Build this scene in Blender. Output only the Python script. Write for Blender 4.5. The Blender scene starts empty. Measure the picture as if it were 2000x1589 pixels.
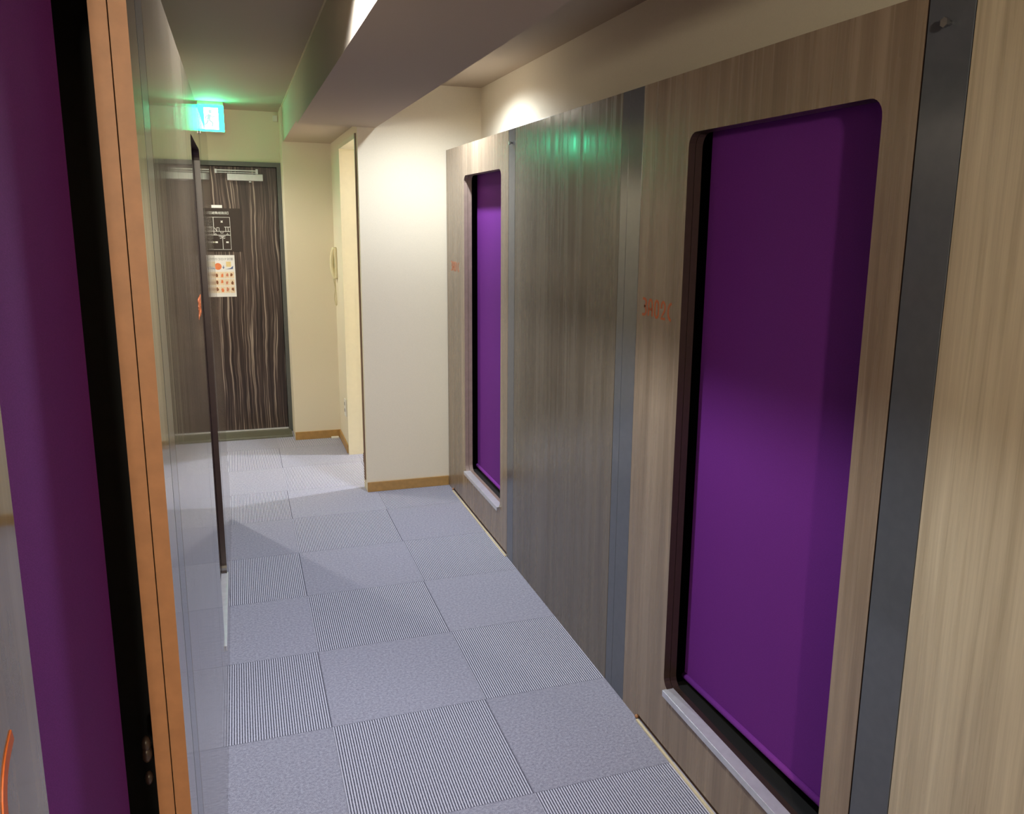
import bpy, bmesh, math, random
from mathutils import Vector, Matrix

scene = bpy.context.scene
col = scene.collection
R = math.radians

# ---------------------------------------------------------------- camera
CAM = Vector((-0.19965, -2.45973, 1.56282))
yaw, pitch, roll = 0.349044, 0.204603, -0.014534
cy, sy, cp, sp, cr, sr = math.cos(yaw), math.sin(yaw), math.cos(pitch), math.sin(pitch), math.cos(roll), math.sin(roll)
fwd = Vector((sy * cp, cy * cp, -sp))
rgt = Vector((cy, -sy, 0))
dwn = fwd.cross(rgt)
r2 = rgt * cr + dwn * sr
d2 = -rgt * sr + dwn * cr
cam_data = bpy.data.cameras.new('camera')
cam_data.sensor_width = 36.0
cam_data.lens = 36.0 * 1641.27 / 2000.0
cam_data.shift_x = (1000 - 1064.08) / 2000.0
cam_data.shift_y = (776.49 - 794.5) / 2000.0
cam_data.clip_start = 0.01
cam = bpy.data.objects.new('camera', cam_data)
m3 = Matrix((r2, -d2, -fwd)).transposed()
cam.matrix_world = Matrix.Translation(CAM) @ m3.to_4x4()
col.objects.link(cam)
scene.camera = cam

# ---------------------------------------------------------------- world, exposure
world = bpy.data.worlds.new('world')
scene.world = world
world.use_nodes = True
world.node_tree.nodes['Background'].inputs[0].default_value = (0.0, 0.0, 0.0, 1)
scene.view_settings.view_transform = 'Standard'
scene.view_settings.look = 'None'
scene.view_settings.gamma = 1.0
scene.view_settings.exposure = 0.0
scene.cycles.use_denoising = True
scene.cycles.max_bounces = 14
scene.cycles.diffuse_bounces = 10
scene.cycles.glossy_bounces = 6
scene.cycles.sample_clamp_indirect = 6.0

CEIL = 2.30
# downlights: location, watts, colour, cone angle, blend, aim, radius
LAMPS = [
    ('left', (-0.06, -0.25, CEIL), 125.0, (0.90, 0.94, 1.0), 140, 0.35, 0.030),
    ('right', (0.735, 1.67, CEIL), 100.0, (0.86, 0.93, 1.0), 158, 0.75, 0.030),
    ('far', (-0.88, 3.25, CEIL), 115.0, (1.0, 0.94, 0.80), 150, 0.50, 0.030),
    ('room', (1.90, 2.755, CEIL), 210.0, (0.90, 0.95, 1.0), 165, 0.30, 0.025),  # added beyond the doorway to throw the bright patch on the carpet
    ('wall', (-0.17, -4.10, 1.93), 165.0, (1.0, 0.89, 0.68), 179, 0.08, 0.05),  # unseen lamp added behind the camera to light the near panels
]

# ---------------------------------------------------------------- material helpers
def lin(c):
    return tuple(((v / 255) / 12.92 if v / 255 <= 0.04045 else ((v / 255 + 0.055) / 1.055) ** 2.4) for v in c)

class NT:
    def __init__(self, name):
        self.m = bpy.data.materials.new(name)
        self.m.use_nodes = True
        self.t = self.m.node_tree
        self.b = self.t.nodes['Principled BSDF']
    def n(self, kind, **kw):
        nd = self.t.nodes.new(kind)
        for k, v in kw.items():
            setattr(nd, k, v)
        return nd
    def l(self, a, b):
        self.t.links.new(a, b)
    def val(self, nd, i, v):
        nd.inputs[i].default_value = v
    def math(self, op, a, b=None):
        nd = self.n('ShaderNodeMath', operation=op)
        for i, v in enumerate((a, b)):
            if v is None:
                continue
            if isinstance(v, (int, float)):
                nd.inputs[i].default_value = v
            else:
                self.l(v, nd.inputs[i])
        return nd.outputs[0]
    def pos(self, scale=(1, 1, 1)):
        g = self.n('ShaderNodeNewGeometry')
        mp = self.n('ShaderNodeMapping')
        mp.inputs['Scale'].default_value = scale
        self.l(g.outputs['Position'], mp.inputs['Vector'])
        return mp.outputs[0]
    def noise(self, vec, scale, detail=4, rough=0.55, dist=0.0):
        nd = self.n('ShaderNodeTexNoise')
        self.l(vec, nd.inputs['Vector'])
        nd.inputs['Scale'].default_value = scale
        nd.inputs['Detail'].default_value = detail
        nd.inputs['Roughness'].default_value = rough
        nd.inputs['Distortion'].default_value = dist
        return nd.outputs['Fac']
    def ramp(self, fac, stops, interp='LINEAR'):
        nd = self.n('ShaderNodeValToRGB')
        nd.color_ramp.interpolation = interp
        e = nd.color_ramp.elements
        while len(e) < len(stops):
            e.new(0.5)
        for el, (p, c) in zip(e, stops):
            el.position = p
            el.color = (*c[:3], 1)
        self.l(fac, nd.inputs[0])
        return nd.outputs[0]
    def mix(self, fac, a, b, mode='MIX'):
        nd = self.n('ShaderNodeMix', data_type='RGBA', blend_type=mode)
        for i, v in ((0, fac), (6, a), (7, b)):
            if isinstance(v, (int, float)):
                nd.inputs[i].default_value = v
            elif isinstance(v, tuple):
                nd.inputs[i].default_value = (*v[:3], 1)
            else:
                self.l(v, nd.inputs[i])
        return nd.outputs[2]
    def bump(self, h, strength=0.2, dist=0.001):
        nd = self.n('ShaderNodeBump')
        nd.inputs['Strength'].default_value = strength
        nd.inputs['Distance'].default_value = dist
        self.l(h, nd.inputs['Height'])
        self.l(nd.outputs[0], self.b.inputs['Normal'])
    def base(self, v):
        if isinstance(v, tuple):
            self.b.inputs['Base Color'].default_value = (*v[:3], 1)
        else:
            self.l(v, self.b.inputs['Base Color'])
    def set(self, rough=0.5, metal=0.0, spec=0.5):
        self.b.inputs['Roughness'].default_value = rough
        self.b.inputs['Metallic'].default_value = metal
        self.b.inputs['Specular IOR Level'].default_value = spec
        return self.m

def plain(name, c, rough=0.5, metal=0.0, spec=0.5, var=0.06, scale=40):
    t = NT(name)
    nz = t.noise(t.pos(), scale, 3)
    a = tuple(x * (1 - var) for x in c)
    b = tuple(min(1, x * (1 + var)) for x in c)
    t.base(t.ramp(nz, [(0.3, a), (0.7, b)]))
    return t.set(rough, metal, spec)

def wallpaper(name, c):
    t = NT(name)
    p = t.pos()
    nz = t.noise(p, 260, 3)
    t.base(t.ramp(nz, [(0.3, tuple(x * 0.97 for x in c)), (0.7, tuple(min(1, x * 1.02) for x in c))]))
    t.bump(nz, 0.25, 0.0008)
    return t.set(0.8, 0, 0.25)

def wood(name, k, tint, rough):
    t = NT(name)
    g1 = t.noise(t.pos((14, 14, 0.55)), 1.0, 4, 0.55, 0.6)
    g2 = t.noise(t.pos((170, 170, 4.0)), 1.0, 4, 0.6, 0.1)
    g3 = t.noise(t.pos((40, 40, 1.2)), 1.0, 3, 0.5, 0.5)
    f = t.math('ADD', t.math('MULTIPLY', g1, 0.50), t.math('MULTIPLY', g2, 0.25))
    f = t.math('ADD', f, t.math('MULTIPLY', g3, 0.25))
    sc = lambda c: tuple(min(1, c[i] * k * tint[i]) for i in range(3))
    c = t.ramp(f, [(0.36, sc((0.225, 0.175, 0.125))), (0.50, sc((0.300, 0.240, 0.175))), (0.64, sc((0.385, 0.315, 0.235)))])
    t.base(c)
    m = t.set(rough, 0, 0.5)
    rr = t.ramp(g3, [(0.3, (rough * 0.7,) * 3), (0.7, (rough * 1.6,) * 3)])
    t.l(rr, t.b.inputs['Roughness'])
    return m

def zebrano():
    t = NT('zebrano_laminate')
    wob = t.noise(t.pos((3, 3, 1.3)), 1.0, 3)
    g = t.n('ShaderNodeNewGeometry')
    sx = t.n('ShaderNodeSeparateXYZ')
    t.l(g.outputs['Position'], sx.inputs[0])
    x = t.math('ADD', sx.outputs[0], t.math('MULTIPLY', t.math('SUBTRACT', wob, 0.5), 0.09))
    cb = t.n('ShaderNodeCombineXYZ')
    t.l(t.math('MULTIPLY', x, 80), cb.inputs[0])
    t.l(t.math('MULTIPLY', sx.outputs[2], 0.8), cb.inputs[2])
    nz = t.noise(cb.outputs[0], 1.0, 4, 0.62)
    cb2 = t.n('ShaderNodeCombineXYZ')
    t.l(t.math('MULTIPLY', x, 210), cb2.inputs[0])
    t.l(t.math('MULTIPLY', sx.outputs[2], 2.5), cb2.inputs[2])
    nz2 = t.noise(cb2.outputs[0], 1.0, 3)
    f = t.math('ADD', t.math('MULTIPLY', nz, 0.75), t.math('MULTIPLY', nz2, 0.25))
    t.base(t.ramp(f, [(0.36, (0.012, 0.008, 0.008)), (0.48, (0.050, 0.032, 0.028)), (0.55, (0.095, 0.065, 0.057)), (0.62, (0.42, 0.34, 0.28))]))
    return t.set(0.35, 0, 0.4)

def carpet():
    t = NT('carpet_tiles')
    g = t.n('ShaderNodeNewGeometry')
    sx = t.n('ShaderNodeSeparateXYZ')
    t.l(g.outputs['Position'], sx.inputs[0])
    X = t.math('MULTIPLY', sx.outputs[0], 2.0)
    Y = t.math('MULTIPLY', sx.outputs[1], 2.0)
    ix, iy = t.math('FLOOR', X), t.math('FLOOR', Y)
    par = t.math('FLOORED_MODULO', t.math('ADD', ix, iy), 2.0)      # 0 plain, 1 ribbed
    cell = t.n('ShaderNodeCombineXYZ')
    t.l(ix, cell.inputs[0]); t.l(iy, cell.inputs[1])
    wn = t.n('ShaderNodeTexWhiteNoise', noise_dimensions='3D')
    t.l(cell.outputs[0], wn.inputs[0])
    p = t.pos()
    sp1 = t.noise(t.pos((1.6, 1.0, 1)), 330, 3, 0.75)
    sp2 = t.noise(t.pos((1.0, 1.0, 1)), 120, 2, 0.6)
    spk = t.math('ADD', t.math('MULTIPLY', sp1, 0.7), t.math('MULTIPLY', sp2, 0.3))
    plainc = t.ramp(spk, [(0.36, (0.175, 0.176, 0.236)), (0.50, (0.345, 0.348, 0.445)), (0.64, (0.525, 0.530, 0.650))])
    ph = t.math('MULTIPLY', sx.outputs[0], 2 * math.pi / 0.0078)
    s = t.math('ADD', t.math('MULTIPLY', t.math('SINE', ph), 0.5), 0.5)
    st = t.noise(t.pos((1, 0.35, 1)), 300, 2, 0.7)
    s2 = t.math('ADD', s, t.math('MULTIPLY', t.math('SUBTRACT', st, 0.5), 0.9))
    ribc = t.ramp(s2, [(0.12, (0.085, 0.085, 0.125)), (0.45, (0.340, 0.343, 0.440)), (0.85, (0.630, 0.638, 0.775))])
    c = t.mix(par, plainc, ribc)
    # seams between tiles and slight tile-to-tile shade
    fx = t.math('ABSOLUTE', t.math('SUBTRACT', t.math('FRACT', X), 0.5))
    fy = t.math('ABSOLUTE', t.math('SUBTRACT', t.math('FRACT', Y), 0.5))
    seam = t.math('GREATER_THAN', t.math('MAXIMUM', fx, fy), 0.4965)
    c = t.mix(t.math('MULTIPLY', seam, 0.35), c, (0.08, 0.08, 0.11))
    tone = t.ramp(wn.outputs[0], [(0.0, (0.92, 0.92, 0.92)), (1.0, (1.0, 1.0, 1.0))])
    c = t.mix(1.0, c, tone, 'MULTIPLY')
    t.base(c)
    h = t.math('ADD', t.math('MULTIPLY', t.math('MULTIPLY', s, par), 1.0), t.math('MULTIPLY', sp1, 0.6))
    t.bump(h, 0.5, 0.0015)
    return t.set(0.95, 0, 0.1)

def emit(name, c, strength, base=(0.02, 0.02, 0.02)):
    t = NT(name)
    t.base(base)
    t.b.inputs['Emission Color'].default_value = (*c, 1)
    t.b.inputs['Emission Strength'].default_value = strength
    return t.set(0.4)

def fabric(name, c):
    t = NT(name)
    w = t.noise(t.pos((1, 1, 1)), 700, 2)
    t.base(t.ramp(w, [(0.3, tuple(x * 0.85 for x in c)), (0.7, tuple(x * 1.15 for x in c))]))
    t.bump(w, 0.3, 0.0005)
    return t.set(0.85, 0, 0.2)

M = {}
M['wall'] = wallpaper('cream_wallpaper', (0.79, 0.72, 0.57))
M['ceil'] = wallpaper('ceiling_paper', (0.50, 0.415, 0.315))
M['carpet'] = carpet()
M['wood'] = wood('greige_wood_laminate', 0.97, (1.05, 0.98, 0.93), 0.22)
M['wood_shaded'] = wood('shaded_glossy_wood_laminate', 0.60, (1, 1, 1), 0.06)  # same laminate, with the left row's dimness put into a darker colour
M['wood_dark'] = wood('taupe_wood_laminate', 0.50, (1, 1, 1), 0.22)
M['wood_lit'] = wood('lit_wood_laminate', 1.95, (0.95, 1.0, 0.96), 0.25)  # same laminate, stronger light on the nearest panel put into its colour
M['edge_shaded'] = plain('dark_brown_shaded_edge', (0.045, 0.028, 0.022), 0.3, var=0.08)  # darker copy of the edging, shade on the reveals put into the colour
M['edge_lit'] = plain('lit_brown_edge', (0.30, 0.22, 0.18), 0.4, var=0.08)  # paler copy of the edging, light on the far reveal put into the colour
M['edge'] = plain('orange_brown_edge', (0.40, 0.19, 0.085), 0.5, var=0.08)
M['grey'] = plain('slate_grey_laminate', (0.100, 0.110, 0.130), 0.14, var=0.05)
M['dark'] = plain('black_interior', (0.006, 0.006, 0.007), 0.7)
M['rubber'] = plain('black_rubber', (0.012, 0.012, 0.012), 0.6)
M['purple'] = fabric('purple_screen_fabric', (0.165, 0.024, 0.255))
M['hem'] = fabric('purple_hem_fabric', (0.22, 0.038, 0.33))
M['alu'] = plain('satin_aluminium', (0.74, 0.75, 0.80), 0.42, 0.55)
M['steel'] = plain('bolt_steel', (0.45, 0.45, 0.45), 0.3, 1.0)
M['orange'] = plain('orange_ink', (0.58, 0.13, 0.025), 0.5)
M['base'] = plain('ochre_baseboard', (0.42, 0.24, 0.075), 0.45, var=0.1)
M['creamtrim'] = plain('cream_trim', (0.72, 0.62, 0.42), 0.5)
M['toe'] = plain('dark_brown_board', (0.10, 0.045, 0.02), 0.6)
M['cream'] = plain('cream_paint', (0.76, 0.70, 0.52), 0.4, var=0.02)
M['brownedge'] = plain('brown_door_edge', (0.22, 0.13, 0.08), 0.5)
M['frame'] = plain('grey_door_frame', (0.10, 0.105, 0.10), 0.4)
M['sillgreen'] = plain('olive_metal_threshold', (0.20, 0.20, 0.145), 0.35, 0.4)
M['zebra'] = zebrano()
M['silver'] = plain('silver_paint', (0.62, 0.62, 0.64), 0.4)
M['signdark'] = plain('dark_brown_plate', (0.028, 0.017, 0.014), 0.4)
M['white'] = plain('white_print', (0.80, 0.80, 0.78), 0.5, var=0.02)
M['paper'] = plain('white_paper', (0.82, 0.80, 0.80), 0.6, var=0.02)
M['ivory'] = plain('ivory_plastic', (0.72, 0.65, 0.42), 0.4, var=0.03)
M['whiteplastic'] = plain('white_plastic', (0.80, 0.78, 0.72), 0.4, var=0.02)
M['p_orange'] = plain('print_orange', (0.80, 0.22, 0.08), 0.6)
M['p_yellow'] = plain('print_yellow', (0.80, 0.62, 0.30), 0.6)
M['p_red'] = plain('print_red', (0.62, 0.22, 0.14), 0.6)
M['p_brown'] = plain('print_brown', (0.24, 0.09, 0.04), 0.6)
M['p_blue'] = plain('print_blue', (0.10, 0.14, 0.32), 0.6)
M['p_pale'] = plain('print_peach', (0.82, 0.66, 0.48), 0.6)
M['p_grey'] = plain('print_grey', (0.25, 0.24, 0.26), 0.6)
M['label_green'] = plain('print_pale_green', (0.60, 0.62, 0.42), 0.6)
M['exit_green'] = emit('exit_green_light', (0.004, 0.85, 0.32), 42.0)
M['exit_side'] = emit('exit_side_light', (0.02, 0.80, 0.32), 3.0)
M['exit_white'] = emit('exit_white_light', (0.22, 1.0, 0.66), 42.0)
M['exit_man'] = emit('exit_figure_light', (0.60, 0.90, 0.84), 1.0)
M['lens'] = emit('lamp_lens_light', (1.0, 0.97, 0.92), 4.0)
M['chrome'] = plain('lamp_trim_white', (0.8, 0.8, 0.78), 0.35)

# ---------------------------------------------------------------- mesh helpers
def link(name, bm, mat, parent=None, bevel=0.0, smooth=False, mats=None):
    if bevel > 0:
        bmesh.ops.remove_doubles(bm, verts=bm.verts, dist=1e-6)
        bmesh.ops.bevel(bm, geom=list(bm.edges), offset=bevel, segments=2, affect='EDGES', profile=0.5)
    bmesh.ops.recalc_face_normals(bm, faces=bm.faces)
    me = bpy.data.meshes.new(name)
    bm.to_mesh(me)
    bm.free()
    for m in (mats or [mat]):
        me.materials.append(m)
    if smooth:
        for p in me.polygons:
            p.use_smooth = True
    o = bpy.data.objects.new(name, me)
    col.objects.link(o)
    if parent:
        o.parent = parent
    return o

def box(bm, x0, x1, y0, y1, z0, z1):
    v = [bm.verts.new((x, y, z)) for x in (x0, x1) for y in (y0, y1) for z in (z0, z1)]
    for f in ((0, 1, 3, 2), (4, 6, 7, 5), (0, 4, 5, 1), (2, 3, 7, 6), (0, 2, 6, 4), (1, 5, 7, 3)):
        bm.faces.new([v[i] for i in f])
    return bm

def boxes(*bs):
    bm = bmesh.new()
    for b in bs:
        box(bm, *b)
    return bm

def cyl(bm, c, axis, r, h, seg=24, r_top=None):
    axis = Vector(axis).normalized()
    q = axis.to_track_quat('Z', 'Y').to_matrix().to_4x4()
    mtx = Matrix.Translation(Vector(c) + axis * h / 2) @ q
    bmesh.ops.create_cone(bm, cap_ends=True, segments=seg, radius1=r, radius2=r if r_top is None else r_top, depth=h, matrix=mtx)
    return bm

def tube(bm, pts, r, seg=8, closed=False):
    pts = [Vector(p) for p in pts]
    n = len(pts)
    rings = []
    up = Vector((0.13, 0.2, 0.97))
    for i, p in enumerate(pts):
        a = pts[(i - 1) % n] if (closed or i > 0) else p
        b = pts[(i + 1) % n] if (closed or i < n - 1) else p
        t = (b - a).normalized()
        s = t.cross(up)
        if s.length < 1e-3:
            s = t.cross(Vector((1, 0, 0)))
        s.normalize()
        w = s.cross(t).normalized()
        rings.append([bm.verts.new(p + (s * math.cos(2 * math.pi * k / seg) + w * math.sin(2 * math.pi * k / seg)) * r) for k in range(seg)])
    for i in range(n if closed else n - 1):
        A, B = rings[i], rings[(i + 1) % n]
        for k in range(seg):
            bm.faces.new((A[k], A[(k + 1) % seg], B[(k + 1) % seg], B[k]))
    if not closed:
        bm.faces.new(rings[0]); bm.faces.new(rings[-1])
    return bm

def ribbon(bm, pts, w, to3d, thick=0.0006):
    """a flat stroke of width w along 2-D pts; to3d(u, v, h) puts a point on its surface, h above it"""
    n = len(pts)
    L, Rr = [], []
    for i, (x, y) in enumerate(pts):
        a = pts[max(0, i - 1)]; b = pts[min(n - 1, i + 1)]
        dx, dy = b[0] - a[0], b[1] - a[1]
        d = math.hypot(dx, dy) or 1
        nx, ny = -dy / d * w / 2, dx / d * w / 2
        L.append((x + nx, y + ny)); Rr.append((x - nx, y - ny))
    tl = [bm.verts.new(to3d(*p, thick)) for p in L]; tr = [bm.verts.new(to3d(*p, thick)) for p in Rr]
    bl = [bm.verts.new(to3d(*p, 0)) for p in L]; br = [bm.verts.new(to3d(*p, 0)) for p in Rr]
    for i in range(n - 1):
        bm.faces.new((tl[i], tl[i + 1], tr[i + 1], tr[i]))
        bm.faces.new((bl[i], br[i], br[i + 1], bl[i + 1]))
        bm.faces.new((tl[i], bl[i], bl[i + 1], tl[i + 1]))
        bm.faces.new((tr[i], tr[i + 1], br[i + 1], br[i]))
    bm.faces.new((tl[0], tr[0], br[0], bl[0])); bm.faces.new((tl[-1], bl[-1], br[-1], tr[-1]))

def arc(cx, cy_, rx, ry, a0, a1, n=10):
    return [(cx + rx * math.cos(R(a0 + (a1 - a0) * i / n)), cy_ + ry * math.sin(R(a0 + (a1 - a0) * i / n))) for i in range(n + 1)]

GLYPH = {
    '3': [[(0.05, 1.0), (0.55, 1.0)] + arc(0.50, 0.77, 0.40, 0.23, 70, -60, 8) + [(0.45, 0.55)], [(0.45, 0.55)] + arc(0.48, 0.28, 0.45, 0.26, 75, -95, 10) + [(0.0, 0.02)]],
    'A': [[(0.02, 0.0), (0.06, 0.55)] + arc(0.48, 0.66, 0.42, 0.34, 180, 0, 12) + [(0.90, 0.55), (0.94, 0.0)], [(0.06, 0.42), (0.92, 0.42)]],
    '0': [arc(0.48, 0.72, 0.42, 0.28, 0, 180, 12) + arc(0.48, 0.28, 0.42, 0.28, 180, 360, 12) + [(0.90, 0.72)]],
    '1': [[(0.2, 0.8), (0.5, 1.0), (0.5, 0.0)]],
    '2': [arc(0.48, 0.70, 0.42, 0.30, 200, -20, 14) + [(0.80, 0.48), (0.40, 0.24), (0.05, 0.02), (0.95, 0.02)]],
    'C': [[(0.80, 1.0)] + arc(0.85, 0.5, 0.72, 0.48, 110, 250, 14) + [(0.80, 0.0)]],
}

def text_strokes(bm, s, u0, v0, w, h, pitch, sw, to3d):
    for i, ch in enumerate(s):
        for st in GLYPH[ch]:
            ribbon(bm, [(u0 + i * pitch + x * w, v0 + y * h) for x, y in st], sw, to3d)

def rounded(u0, u1, z0, z1, r, n=6):
    pts = []
    for cx, cz, a in ((u1 - r, z1 - r, 0), (u0 + r, z1 - r, 90), (u0 + r, z0 + r, 180), (u1 - r, z0 + r, 270)):
        for i in range(n + 1):
            t = R(a + 90 * i / n)
            pts.append((cx + r * math.cos(t), cz + r * math.sin(t)))
    return pts

def holed_panel(outer, hole, d0, d1):
    """slab between depth d0 and d1, outline outer, opening hole (lists of (u, z)); reveal and edges get slot 1"""
    bm = bmesh.new()
    loops = []
    for d in (d0, d1):
        vo = [bm.verts.new((u, d, z)) for u, z in outer]
        vh = [bm.verts.new((u, d, z)) for u, z in hole]
        es = []
        for vs in (vo, vh):
            for i in range(len(vs)):
                es.append(bm.edges.new((vs[i], vs[(i + 1) % len(vs)])))
        bmesh.ops.triangle_fill(bm, edges=es, use_beauty=True)
        loops.append((vo, vh))
    for k in (0, 1):
        A, B = loops[0][k], loops[1][k]
        for i in range(len(A)):
            f = bm.faces.new((A[i], A[(i + 1) % len(A)], B[(i + 1) % len(A)], B[i]))
            f.material_index = 1
    return bm

def empty(name, loc, rz, label, cat, group=None):
    o = bpy.data.objects.new(name, None)
    o.empty_display_size = 0.1
    col.objects.link(o)
    o.location = loc
    o.rotation_euler = (0, 0, rz)
    o['label'] = label; o['category'] = cat
    if group: o['group'] = group
    return o

def tag(o, label, cat, group=None):
    o['label'] = label; o['category'] = cat
    if group: o['group'] = group
    return o

def struct(name, bm, mat, parent=None, **kw):
    o = link(name, bm, mat, parent, **kw)
    if parent is None:
        o['kind'] = 'structure'
    return o

# ---------------------------------------------------------------- room shell
XR, XL = 0.933, -0.306
struct('floor', boxes((-1.7, 2.5, -4.3, 4.3, -0.12, 0.0)), M['carpet'])
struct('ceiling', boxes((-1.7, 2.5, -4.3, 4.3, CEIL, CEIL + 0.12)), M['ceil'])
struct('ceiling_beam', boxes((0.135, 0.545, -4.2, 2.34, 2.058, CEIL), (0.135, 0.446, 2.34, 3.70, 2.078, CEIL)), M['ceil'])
struct('trim_1', boxes((0.129, 0.135, -4.2, 3.70, CEIL - 0.004, CEIL)), M['creamtrim'])
struct('wall_right', boxes((1.14, 1.26, -4.2, 2.34, 1.962, CEIL)), M['wall'])
struct('wall_return', boxes((0.446, 2.40, 2.34, 2.42, 0, CEIL)), M['wall'])
struct('wall_side', boxes((0.446, 0.555, 3.20, 3.70, 0, CEIL), (0.446, 0.555, 2.42, 3.20, 2.03, CEIL)), M['wall'])
struct('wall_pillar', boxes((0.125, 2.40, 3.70, 4.20, 0, CEIL)), M['wall'])
struct('wall_far', boxes((-1.6, -0.76, 4.0, 4.2, 0, CEIL), (-0.76, 0.125, 4.0, 4.2, 1.955, CEIL), (-0.76, 0.125, 4.12, 4.2, 0, 1.955)), M['wall'])
struct('wall_left', boxes((-1.7, -1.6, -4.2, 4.2, 0, CEIL)), M['wall'])
struct('wall_near', boxes((-1.7, 2.4, -4.3, -4.2, 0, CEIL)), M['wall'])
struct('wall_room', boxes((2.40, 2.5, -4.2, 4.2, 0, CEIL)), M['wall'])
struct('baseboard_return', boxes((0.446, XR, 2.330, 2.34, 0, 0.058)), M['base'], bevel=0.002)
struct('baseboard_pillar', boxes((0.125, 0.446, 3.690, 3.70, 0, 0.058)), M['base'], bevel=0.002)
struct('baseboard_side', boxes((0.436, 0.446, 3.225, 3.690, 0, 0.058)), M['base'], bevel=0.002)

# entrance door at the far end
d1 = empty('door_1', (-0.32, 4.0, 0), 0, 'dark striped wood grain entrance door with grey frame', 'door')
d1['kind'] = 'structure'
link('door_leaf', boxes((-0.41, 0.415, 0.035, 0.075, 0.02, 1.922)), M['zebra'], d1, bevel=0.002)
link('door_frame', boxes((0.417, 0.445, -0.012, 0.10, 0, 1.955), (-0.44, -0.412, -0.012, 0.10, 0, 1.955), (-0.412, 0.417, -0.012, 0.10, 1.924, 1.955)), M['frame'], d1)
link('threshold', boxes((-0.44, 0.432, -0.20, 0.033, 0.0, 0.016)), M['sillgreen'], d1, bevel=0.002)
link('threshold_strip', boxes((-0.41, 0.415, 0.018, 0.034, 0.016, 0.022)), M['alu'], d1)
cl = link('door_closer', boxes((0.085, 0.322, -0.012, 0.035, 1.826, 1.872)), M['silver'], d1, bevel=0.003)
cl['label'] = 'silver closer box'
bm = bmesh.new(); cyl(bm, (0.235, 0.0, 1.815), (0, 0, 1), 0.008, 0.012, 16)
link('closer_valve', bm, M['silver'], cl)
bm = boxes((0.012, 0.285, -0.022, -0.014, 1.889, 1.897), (0.012, 0.285, -0.022, -0.014, 1.876, 1.881), (0.006, 0.018, -0.024, -0.012, 1.872, 1.900), (0.275, 0.290, -0.024, 0.035, 1.872, 1.906))
link('closer_arm', bm, M['silver'], cl)

# doorway on the right, built open so the added room lamp reaches the floor
d2o = empty('door_2', (0.446, 2.42, 0), 0, 'cream painted doorway casing beside the white wall', 'door')
d2o['kind'] = 'structure'
link('casing', boxes((-0.004, 0.112, 0.765, 0.790, 0, 2.03), (-0.004, 0.112, 0.025, 0.765, 2.005, 2.03), (-0.004, 0.112, 0.0, 0.025, 0, 2.03)), M['cream'], d2o)
link('edge_strip', boxes((-0.007, 0.006, -0.030, -0.001, 0.06, 2.03)), M['brownedge'], d2o)
link('strike_plate', boxes((-0.006, 0.020, 0.0255, 0.028, 0.15, 0.21)), M['toe'], d2o)

# ---------------------------------------------------------------- capsule pods
TOP = 1.955

def pod_body(parent, u0, u1, front):
    bm = boxes((u0 + 0.002, u1 - 0.002, front, 0.640, 1.93, TOP - 0.002), (u0 + 0.002, u1 - 0.002, front, 0.640, 0.02, 0.04),
               (u0 + 0.002, u0 + 0.02, front, 0.640, 0.04, 1.93), (u1 - 0.02, u1 - 0.002, front, 0.640, 0.04, 1.93),
               (u0 + 0.002, u1 - 0.002, 0.640, 0.655, 0.02, TOP - 0.002))
    return link('cabin_shell', bm, M['dark'], parent)

def strip_part(parent, u0, u1, bolt=True, zb=1.897, out=0.009):
    s = link('edge_strip', boxes((u0, u1, 0.0, 0.042, 0.0, TOP)), M['grey'], parent, bevel=0.0007)
    s['label'] = 'slate grey strip'
    if bolt:
        uc = (u0 + u1) / 2
        bm = bmesh.new()
        cyl(bm, (uc, 0.0, zb), (0, -1, 0), 0.0045, out, 16)
        cyl(bm, (uc, -out, zb), (0, -1, 0), 0.0085, out * 0.6, 6)
        link('bolt', bm, M['steel'], s)
    return s

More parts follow.
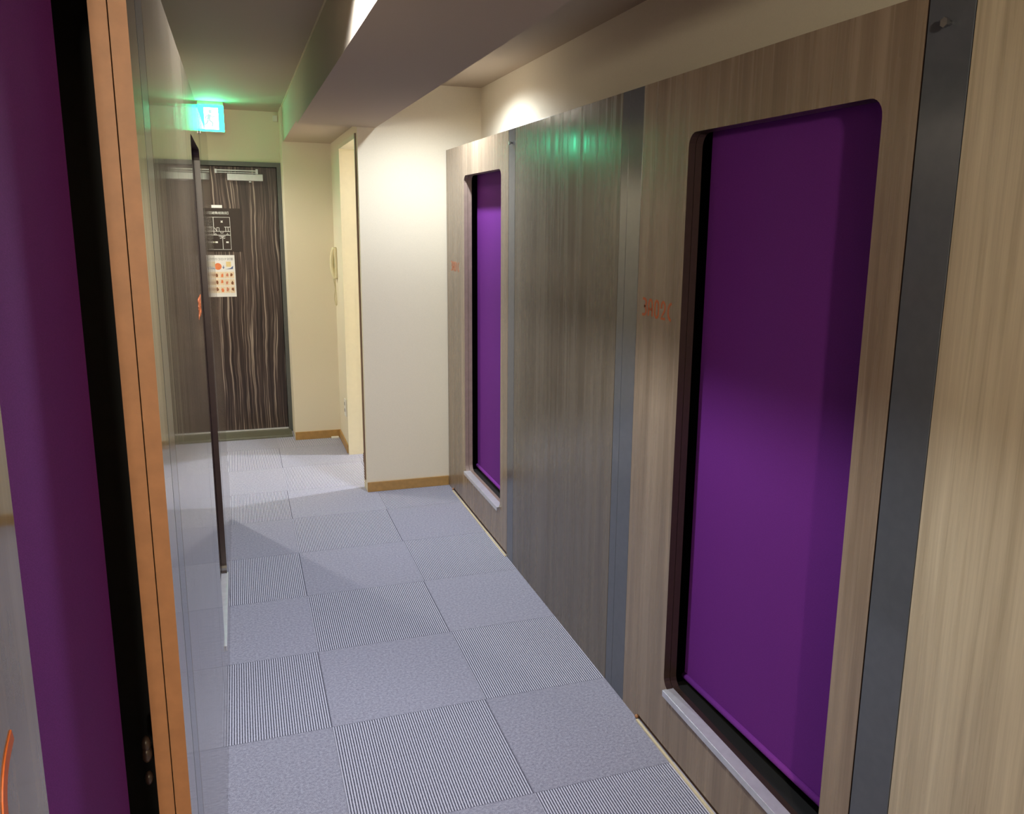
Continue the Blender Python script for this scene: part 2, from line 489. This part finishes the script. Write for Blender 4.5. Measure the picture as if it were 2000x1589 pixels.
def pod(side, ystart, width, o0, o1, strips, code, label, notch=True, skew=0.0, number=None, code_pos=None, edge='edge', screen_end=0.05, z1=1.800):
    """ystart: world y of the panel's left edge as seen by someone facing the pod; o0, o1 the opening along the panel"""
    if side == 'R':
        e = empty('capsule_pod', (XR, ystart, 0), R(-90), label, 'sleeping pod')
    else:
        e = empty('capsule_pod', (XL, ystart, 0), R(90), label, 'sleeping pod')
    z0 = 0.205
    hole = rounded(o0, o1, z0, z1, 0.036)
    if notch:
        outer = [(0, 0), (0.10, 0), (0.112, 0.018), (width - 0.002, 0.018), (width - 0.002, TOP), (0, TOP)]
    else:
        outer = [(0, 0), (width - 0.002, 0), (width - 0.002, TOP), (0, TOP)]
    link('front_panel', holed_panel(outer, hole, 0.0, 0.020), None, e, mats=[M['wood' if side == 'R' else 'wood_shaded'], M[edge]])
    outer2 = [(0, 0.02), (width - 0.002, 0.02), (width - 0.002, TOP), (0, TOP)]
    lin_ = link('inner_panel', holed_panel(outer2, rounded(o0, o1, z0, z1, 0.036), 0.0215, 0.0415), None, e, mats=[M[edge], M[edge]])
    lin_['label'] = 'brown liner edge'
    for s in strips:
        strip_part(e, *s)
    u_lo = min([0] + [s[0] for s in strips]); u_hi = max([width] + [s[1] for s in strips])
    pod_body(e, u_lo, u_hi, 0.043)
    # roller screen, hung a little behind the opening
    bm = bmesh.new()
    d = 0.073
    sa, sb = o0 - 0.004, o1 + screen_end
    zb0, zb1 = 0.235, 0.235 + skew
    v = [bm.verts.new(p) for p in ((sa, d, zb0), (sb, d, zb1), (sb, d, 1.90), (sa, d, 1.90), (sa, d + 0.002, zb0), (sb, d + 0.002, zb1), (sb, d + 0.002, 1.90), (sa, d + 0.002, 1.90))]
    for f in ((0, 1, 2, 3), (5, 4, 7, 6), (0, 4, 5, 1), (1, 5, 6, 2), (2, 6, 7, 3), (3, 7, 4, 0)):
        bm.faces.new([v[i] for i in f])
    scr = link('roller_screen', bm, M['purple'], e)
    scr['label'] = 'purple fabric roller screen'
    bm = bmesh.new()
    tube(bm, [(sa, d - 0.001, zb0 - 0.006), (sb, d - 0.001, zb1 - 0.006)], 0.0095, 14)
    link('hem_bar', bm, M['hem'], scr, smooth=True)
    bm = bmesh.new()
    tube(bm, [(sa - 0.01, d + 0.02, 1.885), (sb, d + 0.02, 1.885)], 0.022, 18)
    link('roller_tube', bm, M['purple'], scr, smooth=True)
    # sill: aluminium angle in front, black ledge behind
    lip = -0.014 if side == 'R' else -0.004
    sl = link('sill', boxes((o0 + 0.020, o1 - 0.012, lip, 0.022, 0.2055, 0.2080), (o0 + 0.020, o1 - 0.012, lip, lip + 0.0025, 0.188, 0.2055)), M['alu'], e, bevel=0.0006)
    sl['label'] = 'bright aluminium sill angle'
    link('sill_ledge', boxes((o0 - 0.01, o1 + 0.01, 0.0225, 0.16, 0.190, 0.2045)), M['rubber'], e)
    if notch:
        link('toe_board', boxes((0.100, width - 0.002, 0.006, 0.018, 0.0, 0.0185)), M['toe'], e)
        link('floor_trim', boxes((0.118, width - 0.002, -0.009, -0.001, 0.0, 0.005)), M['creamtrim'], e)
        bm = bmesh.new()
        bmesh.ops.create_uvsphere(bm, u_segments=16, v_segments=10, radius=0.0065, matrix=Matrix.Translation((0.108, -0.001, 0.008)))
        cap = link('trim_cap', bm, M['edge'], e, smooth=True)
    if code:
        bm = bmesh.new()
        u0, v0 = code_pos
        text_strokes(bm, code, u0, v0, 0.0265, 0.048, 0.0395, 0.0074, lambda u, v, h: (u, -h, v))
        n_ = link('pod_number', bm, M['orange'], e)
        n_['label'] = 'orange pod number'
    return e

def blank(side, ystart, width, strips, label, mat='wood_shaded'):
    e = empty('pod_end_panel', (XR if side == 'R' else XL, ystart, 0), R(-90) if side == 'R' else R(90), label, 'wall panel')
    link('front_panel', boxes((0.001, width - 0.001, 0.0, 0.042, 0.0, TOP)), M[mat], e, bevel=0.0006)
    for s in strips:
        strip_part(e, *s)
    u_lo = min([0] + [s[0] for s in strips]); u_hi = max([width] + [s[1] for s in strips])
    pod_body(e, u_lo, u_hi, 0.043)
    return e

# right-hand row (facing it, left is far)
pod('R', 2.329, 1.175, 0.395, 1.062, [(1.176, 1.266)], '3A01C', 'wood panelled sleeping pod with lit purple screen, next to the white end wall', edge='edge_lit', code_pos=(0.100, 1.297))
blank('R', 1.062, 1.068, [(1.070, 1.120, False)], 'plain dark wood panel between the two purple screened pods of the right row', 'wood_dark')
pod('R', -0.154, 1.080, 0.272, 0.990, [(-0.0945, -0.0015, False), (1.0815, 1.181)], '3A02C', 'wood panelled sleeping pod marked 3A02C with large purple screen', skew=0.030, edge='edge_shaded', code_pos=(0.037, 1.300))
blank('R', -1.3365, 2.86, [], 'brightly lit wood grain panel at the right edge of the photo', 'wood_lit')
# left-hand row (facing it, left is near)
near_pod = pod('L', -2.292, 1.107, 0.272, 1.000, [(1.1105, 1.207, False)], None, 'nearest pod of the left row, blurred purple screen and orange brown opening edge', notch=False, screen_end=-0.035, z1=1.845)
bm = bmesh.new()
text_strokes(bm, 'C', 0.200, 1.285, 0.034, 0.052, 0.0395, 0.0065, lambda u, v, h: (u, -h, v))
cc = link('pod_number', bm, M['orange'], near_pod); cc['label'] = 'orange curved character'
bm = bmesh.new()
for zc, rr in ((0.845, 0.009), (0.830, 0.010), (0.792, 0.008)):
    bmesh.ops.create_uvsphere(bm, u_segments=14, v_segments=8, radius=rr, matrix=Matrix.Translation((1.004, 0.051, zc)) @ Matrix.Diagonal((1, 0.7, 1.3, 1)))
link('screen_catch', bm, M['edge_shaded'], near_pod, smooth=True)
blank('L', -4.195, 1.90, [], 'wood panel of the left row nearest the end wall, behind the camera')
blank('L', -1.083, 1.031, [], 'glossy wood panel on the left between the orange edge and the narrow dark opening')
pod('L', -0.050, 0.993, 0.270, 0.920, [(0.995, 1.093, True, 1.872, 0.003)], '3A03C', 'far pod of the left row seen edge-on as a narrow dark opening', notch=False, edge='edge_shaded', code_pos=(0.040, 1.297))
blank('L', 1.045, 1.055, [], 'last wood panel of the left row, in front of the striped door')

# ---------------------------------------------------------------- exit sign
YS = 3.62
ex = empty('exit_sign', (-0.31, YS, 2.115), 0, 'glowing green and white emergency exit sign under the ceiling', 'exit sign')
hw = 0.078
link('housing', boxes((-hw, hw, 0.004, 0.045, 0.0, CEIL - 2.115)), M['whiteplastic'], ex, bevel=0.002)
link('mount_plate', boxes((-hw, hw, -0.003, 0.004, 0.161, CEIL - 2.115)), M['creamtrim'], ex)
fp = link('lit_face', boxes((-hw, hw, -0.008, 0.004, 0.0, 0.160)), M['exit_green'], ex)
link('lit_side', boxes((-hw - 0.006, -hw - 0.0005, -0.008, 0.012, 0.0, 0.16)), M['exit_side'], ex)
link('door_symbol', boxes((-0.040, 0.045, -0.0095, -0.0082, 0.012, 0.145)), M['exit_white'], fp)
bm = bmesh.new()
to = lambda u, v, h: (u, -0.0097 - h, v)
for pts, w in (([(-0.008, 0.105), (-0.014, 0.070)], 0.020), ([(-0.010, 0.100), (0.012, 0.088), (0.024, 0.095)], 0.008), ([(-0.010, 0.100), (-0.030, 0.090), (-0.034, 0.075)], 0.008), ([(-0.012, 0.070), (0.010, 0.052), (0.006, 0.028)], 0.010), ([(-0.016, 0.070), (-0.026, 0.048), (-0.040, 0.040)], 0.010)):
    ribbon(bm, pts, w, to)
ribbon(bm, arc(-0.002, 0.122, 0.006, 0.006, 0, 360, 14), 0.011, to)
link('running_figure', bm, M['exit_man'], fp)

# small sensor high on the far wall
tag(link('wall_sensor', boxes((0.088, 0.118, 3.975, 3.9995, 2.235, 2.275)), M['whiteplastic'], bevel=0.003), 'small pale square box high on the far wall beside the beam', 'sensor')

# ---------------------------------------------------------------- signs on the door
YD = 4.0345
def on_door(x0, x1, z0, z1, lift, t=0.0004):
    return (x0, x1, YD - lift - t, YD - lift, z0, z1)
fpn = empty('floor_plan_sign', (0, 0, 0), 0, 'dark brown evacuation floor plan plate on the striped door', 'sign')
link('plate', boxes(on_door(-0.500, -0.163, 1.333, 1.634, 0.0, 0.003)), M['signdark'], fpn)
def flat_lines(segs, w, lift):
    bm = bmesh.new()
    for s in segs:
        ribbon(bm, s, w, lambda u, v, h: (u, YD - lift - h, v), 0.0004)
    return bm
x0, x1 = -0.440, -0.236
plan = [[(x0, 1.572), (x1, 1.572), (x1, 1.348), (x0, 1.348), (x0, 1.572)], [(x0, 1.474), (x1, 1.474)], [(x0, 1.448), (x1, 1.448)], [(-0.345, 1.572), (-0.345, 1.448)], [(-0.290, 1.440), (-0.290, 1.348)],
        [(-0.266, 1.504), (-0.266, 1.474)], [(-0.250, 1.504), (-0.250, 1.474)], [(-0.275, 1.504), (x1, 1.504)], [(-0.340, 1.500), (-0.325, 1.474)], [(-0.325, 1.500), (-0.310, 1.500), (-0.310, 1.474), (-0.325, 1.474), (-0.325, 1.500)], [(-0.300, 1.474), (-0.300, 1.462), (-0.285, 1.462), (-0.285, 1.474)],
        [(-0.340, 1.448), (-0.334, 1.462), (-0.328, 1.448)], [(-0.262, 1.448), (-0.256, 1.462), (-0.250, 1.448)], [(-0.315, 1.440), (-0.270, 1.440)], [(-0.310, 1.428), (-0.272, 1.428)], [(-0.305, 1.440), (-0.278, 1.424)], [(-0.278, 1.440), (-0.305, 1.424)]]
link('plan_lines', flat_lines(plan, 0.0030, 0.003), M['white'], fpn)
link('plan_marks', flat_lines([[(-0.296, 1.548), (-0.284, 1.535)], [(-0.284, 1.548), (-0.296, 1.535)]], 0.005, 0.003), M['white'], fpn)
for xa in (-0.340, -0.268):
    link('room_tag', boxes(on_door(xa, xa + 0.017, 1.393, 1.404, 0.003)), M['white'], fpn)
link('green_tag', boxes(on_door(-0.375, -0.345, 1.394, 1.403, 0.003)), M['label_green'], fpn)
def words_on_door(name, body, x, z, size, mat, parent, lift, align='LEFT'):
    cu = bpy.data.curves.new(name + '_text', 'FONT')
    cu.body = body
    cu.size = size
    cu.align_x = align
    cu.extrude = 0.0002
    tmp = bpy.data.objects.new(name + '_tmp', cu)
    col.objects.link(tmp)
    dg = bpy.context.evaluated_depsgraph_get()
    me = bpy.data.meshes.new_from_object(tmp.evaluated_get(dg))
    bpy.data.objects.remove(tmp)
    me.transform(Matrix.Translation((x, YD - lift - 0.0003, z)) @ Matrix.Rotation(R(90), 4, 'X'))
    me.materials.clear(); me.materials.append(mat)
    o = bpy.data.objects.new(name, me)
    col.objects.link(o)
    o.parent = parent
    return o
words_on_door('title_text', '避難経路図】', -0.352, 1.594, 0.0205, M['white'], fpn, 0.003)

po = empty('notice_poster', (0, 0, 0), 0, 'white paper poster with orange circle and food pictures below the floor plan', 'poster')
px0, px1, pz0, pz1 = -0.405, -0.219, 1.012, 1.308
link('paper_sheet', boxes(on_door(px0, px1, pz0, pz1, 0.0, 0.0006)), M['paper'], po)
L1 = 0.0006
words_on_door('headline_text', 'のコロナ対策', px0 + 0.050, 1.272, 0.021, M['p_grey'], po, L1)
bm = bmesh.new(); cyl(bm, (-0.333, YD - L1, 1.228), (0, -1, 0), 0.024, 0.0006, 28)
link('orange_circle', bm, M['p_orange'], po)
link('yellow_picture', boxes(on_door(-0.392, -0.362, 1.222, 1.258, L1)), M['p_yellow'], po)
link('yellow_picture', boxes(on_door(-0.278, -0.246, 1.226, 1.262, L1)), M['p_yellow'], po)
bm = bmesh.new()
pts = [(-0.284, 1.208), (-0.234, 1.210), (-0.232, 1.232), (-0.250, 1.216)]
va = [bm.verts.new((x, YD - L1 - 0.0004, z)) for x, z in pts]; vb = [bm.verts.new((x, YD - L1, z)) for x, z in pts]
bm.faces.new(va); bm.faces.new(vb[::-1])
for i in range(4): bm.faces.new((va[i], va[(i + 1) % 4], vb[(i + 1) % 4], vb[i]))
link('blue_swoosh', bm, M['p_blue'], po)
link('blue_swoosh', boxes(on_door(-0.397, -0.358, 1.206, 1.211, L1)), M['p_blue'], po)
link('arrow_mark', flat_lines([[(-0.297, 1.234), (-0.297, 1.212)], [(-0.303, 1.224), (-0.297, 1.212), (-0.291, 1.224)]], 0.004, L1), M['p_blue'], po)
rnd = random.Random(4)
pal = ['p_red', 'p_pale', 'p_brown', 'p_yellow', 'p_orange', 'p_pale']
for r in range(3):
    for c in range(5):
        xa = px0 + 0.012 + c * 0.0335
        za = 1.190 - r * 0.052
        k = pal[(r * 5 + c * 2 + r) % 6]
        bg = link('food_picture', boxes(on_door(xa, xa + 0.031, za - 0.046, za, L1)), M['p_pale' if k != 'p_pale' else 'p_yellow'], po)
        bm = bmesh.new()
        q = []
        cx, cz = xa + 0.0155 + rnd.uniform(-.003, .003), za - 0.023 + rnd.uniform(-.005, .005)
        ph = rnd.random() * 6
        for i in range(9):
            a = 2 * math.pi * i / 9
            rr = rnd.uniform(0.55, 1.0)
            q.append((cx + 0.011 * rr * math.cos(a + ph), cz + 0.016 * rr * math.sin(a + ph)))
        va = [bm.verts.new((x, YD - L1 - 0.0008, z)) for x, z in q]; vb = [bm.verts.new((x, YD - L1 - 0.0004, z)) for x, z in q]
        bm.faces.new(va); bm.faces.new(vb[::-1])
        for i in range(9): bm.faces.new((va[i], va[(i + 1) % 9], vb[(i + 1) % 9], vb[i]))
        link('dish', bm, M[k], bg)

lb = link('door_label', boxes(on_door(-0.352, -0.281, 1.636, 1.656, 0.0, 0.0008)), M['paper'])
tag(lb, 'small white strip stuck on the striped door above the floor plan', 'label')

# ---------------------------------------------------------------- intercom, outlet, bits
it = empty('wall_phone', (0.446, 3.575, 1.17), 0, 'ivory intercom handset with looped cord on the side wall', 'phone')
link('wall_base', boxes((-0.018, -0.0005, -0.045, 0.045, 0.0, 0.205)), M['ivory'], it, bevel=0.005)
bm = bmesh.new()
n = 18
prev = None
for i in range(n + 1):
    t = i / n
    z = 0.215 * t - 0.005
    bulge = 0.026 + 0.020 * math.sin(math.pi * min(1, max(0, t))) ** 0.7
    wy = 0.020 + 0.010 * abs(2 * t - 1) ** 2
    ring = [bm.verts.new((-bulge + bx, by * wy, z)) for bx, by in ((0.0, -0.6), (0.004, -1), (0.022, -1), (0.026, -0.6), (0.026, 0.6), (0.022, 1), (0.004, 1), (0.0, 0.6))]
    if prev:
        for k in range(8):
            bm.faces.new((prev[k], prev[(k + 1) % 8], ring[(k + 1) % 8], ring[k]))
    else:
        bm.faces.new(ring)
    prev = ring
bm.faces.new(prev)
hs = link('handset', bm, M['ivory'], it, smooth=True)
bm = bmesh.new()
path = []
base_pts = [(-0.026, -0.006, 0.0), (-0.022, -0.014, -0.030), (-0.014, 0.004, -0.075), (-0.020, 0.020, -0.130), (-0.016, 0.012, -0.175), (-0.012, -0.012, -0.188), (-0.012, -0.028, -0.165), (-0.012, -0.022, -0.110), (-0.013, 0.0, -0.060), (-0.012, 0.010, -0.015), (-0.010, 0.0, 0.006)]
pv = [Vector(p) for p in base_pts]
def cat(p0, p1, p2, p3, t):
    return 0.5 * ((2 * p1) + (p2 - p0) * t + (2 * p0 - 5 * p1 + 4 * p2 - p3) * t * t + (3 * p1 - p0 - 3 * p2 + p3) * t ** 3)
for i in range(len(pv) - 1):
    a = pv[max(0, i - 1)]; d = pv[min(len(pv) - 1, i + 2)]
    for k in range(10):
        path.append(cat(a, pv[i], pv[i + 1], d, k / 10))
coil = []
for i in range(len(path) - 1):
    t_ = (path[i + 1] - path[i]).normalized()
    s_ = t_.cross(Vector((1, 0, 0.01))).normalized(); w_ = t_.cross(s_)
    for k in range(4):
        a = (i * 4 + k) * math.pi / 2.0
        coil.append(path[i].lerp(path[i + 1], k / 4) + s_ * 0.0022 * math.cos(a) + w_ * 0.0022 * math.sin(a))
tube(bm, coil, 0.0020, 6)
link('coiled_cord', bm, M['ivory'], it, smooth=True)

ou = empty('wall_outlet', (0.446, 3.31, 0.245), 0, 'white power outlet low on the side wall under the handset', 'outlet')
link('cover_plate', boxes((-0.008, -0.0005, -0.036, 0.036, 0.0, 0.120)), M['whiteplastic'], ou, bevel=0.003)
for zz in (0.030, 0.075):
    link('socket', boxes((-0.0095, -0.0078, -0.012, 0.012, zz, zz + 0.022)), M['p_grey'], ou)
tag(link('door_stopper', boxes((0.375, 0.428, 3.655, 3.688, 0.0, 0.012)), M['whiteplastic'], bevel=0.002), 'small white block on the carpet against the ochre baseboard', 'door stopper')

# ---------------------------------------------------------------- lamps
lamp_labels = {
    'left': 'recessed ceiling downlight left of the beam, shining on its side',
    'right': 'recessed ceiling downlight right of the beam, over the far pod',
    'far': 'recessed ceiling downlight in the bay beyond the left pods',
    'room': 'added ceiling downlight beyond the cream doorway, throwing the floor patch',
    'wall': 'added unseen wall lamp behind the camera, lighting the near panels',
}
for key, loc, watts, c, ang, blend, rad in LAMPS:
    on_wall = key == 'wall'
    e = empty('added_wall_lamp' if on_wall else 'ceiling_downlight', loc, 0, lamp_labels[key], 'wall lamp' if on_wall else 'ceiling light')
    if on_wall:
        e.location = (loc[0], -4.2, loc[2])
        e.rotation_euler = (R(90), 0, 0)
    bm = bmesh.new()
    prof = [(0.048, 0.0), (0.062, 0.0), (0.064, -0.003), (0.060, -0.006), (0.050, -0.006), (0.048, 0.0)]
    rings = [[bm.verts.new((r_ * math.cos(2 * math.pi * k / 32), r_ * math.sin(2 * math.pi * k / 32), z_)) for k in range(32)] for r_, z_ in prof[:-1]]
    for i in range(5):
        A, B = rings[i], rings[(i + 1) % 5]
        for k in range(32):
            bm.faces.new((A[k], A[(k + 1) % 32], B[(k + 1) % 32], B[k]))
    link('trim_ring', bm, M['chrome'], e, smooth=True)
    bm = bmesh.new(); cyl(bm, (0, 0, -0.0005), (0, 0, -1), 0.047, 0.002, 32)
    link('lens', bm, M['lens'], e)
    ld = bpy.data.lights.new('downlight_beam', 'SPOT')
    ld.energy = watts
    ld.color = c
    ld.spot_size = R(ang)
    ld.spot_blend = blend
    ld.shadow_soft_size = rad
    lo = bpy.data.objects.new('downlight_beam', ld)
    col.objects.link(lo)
    lo.location = (0, 0, -0.10 if on_wall else -0.008)
    lo.parent = e
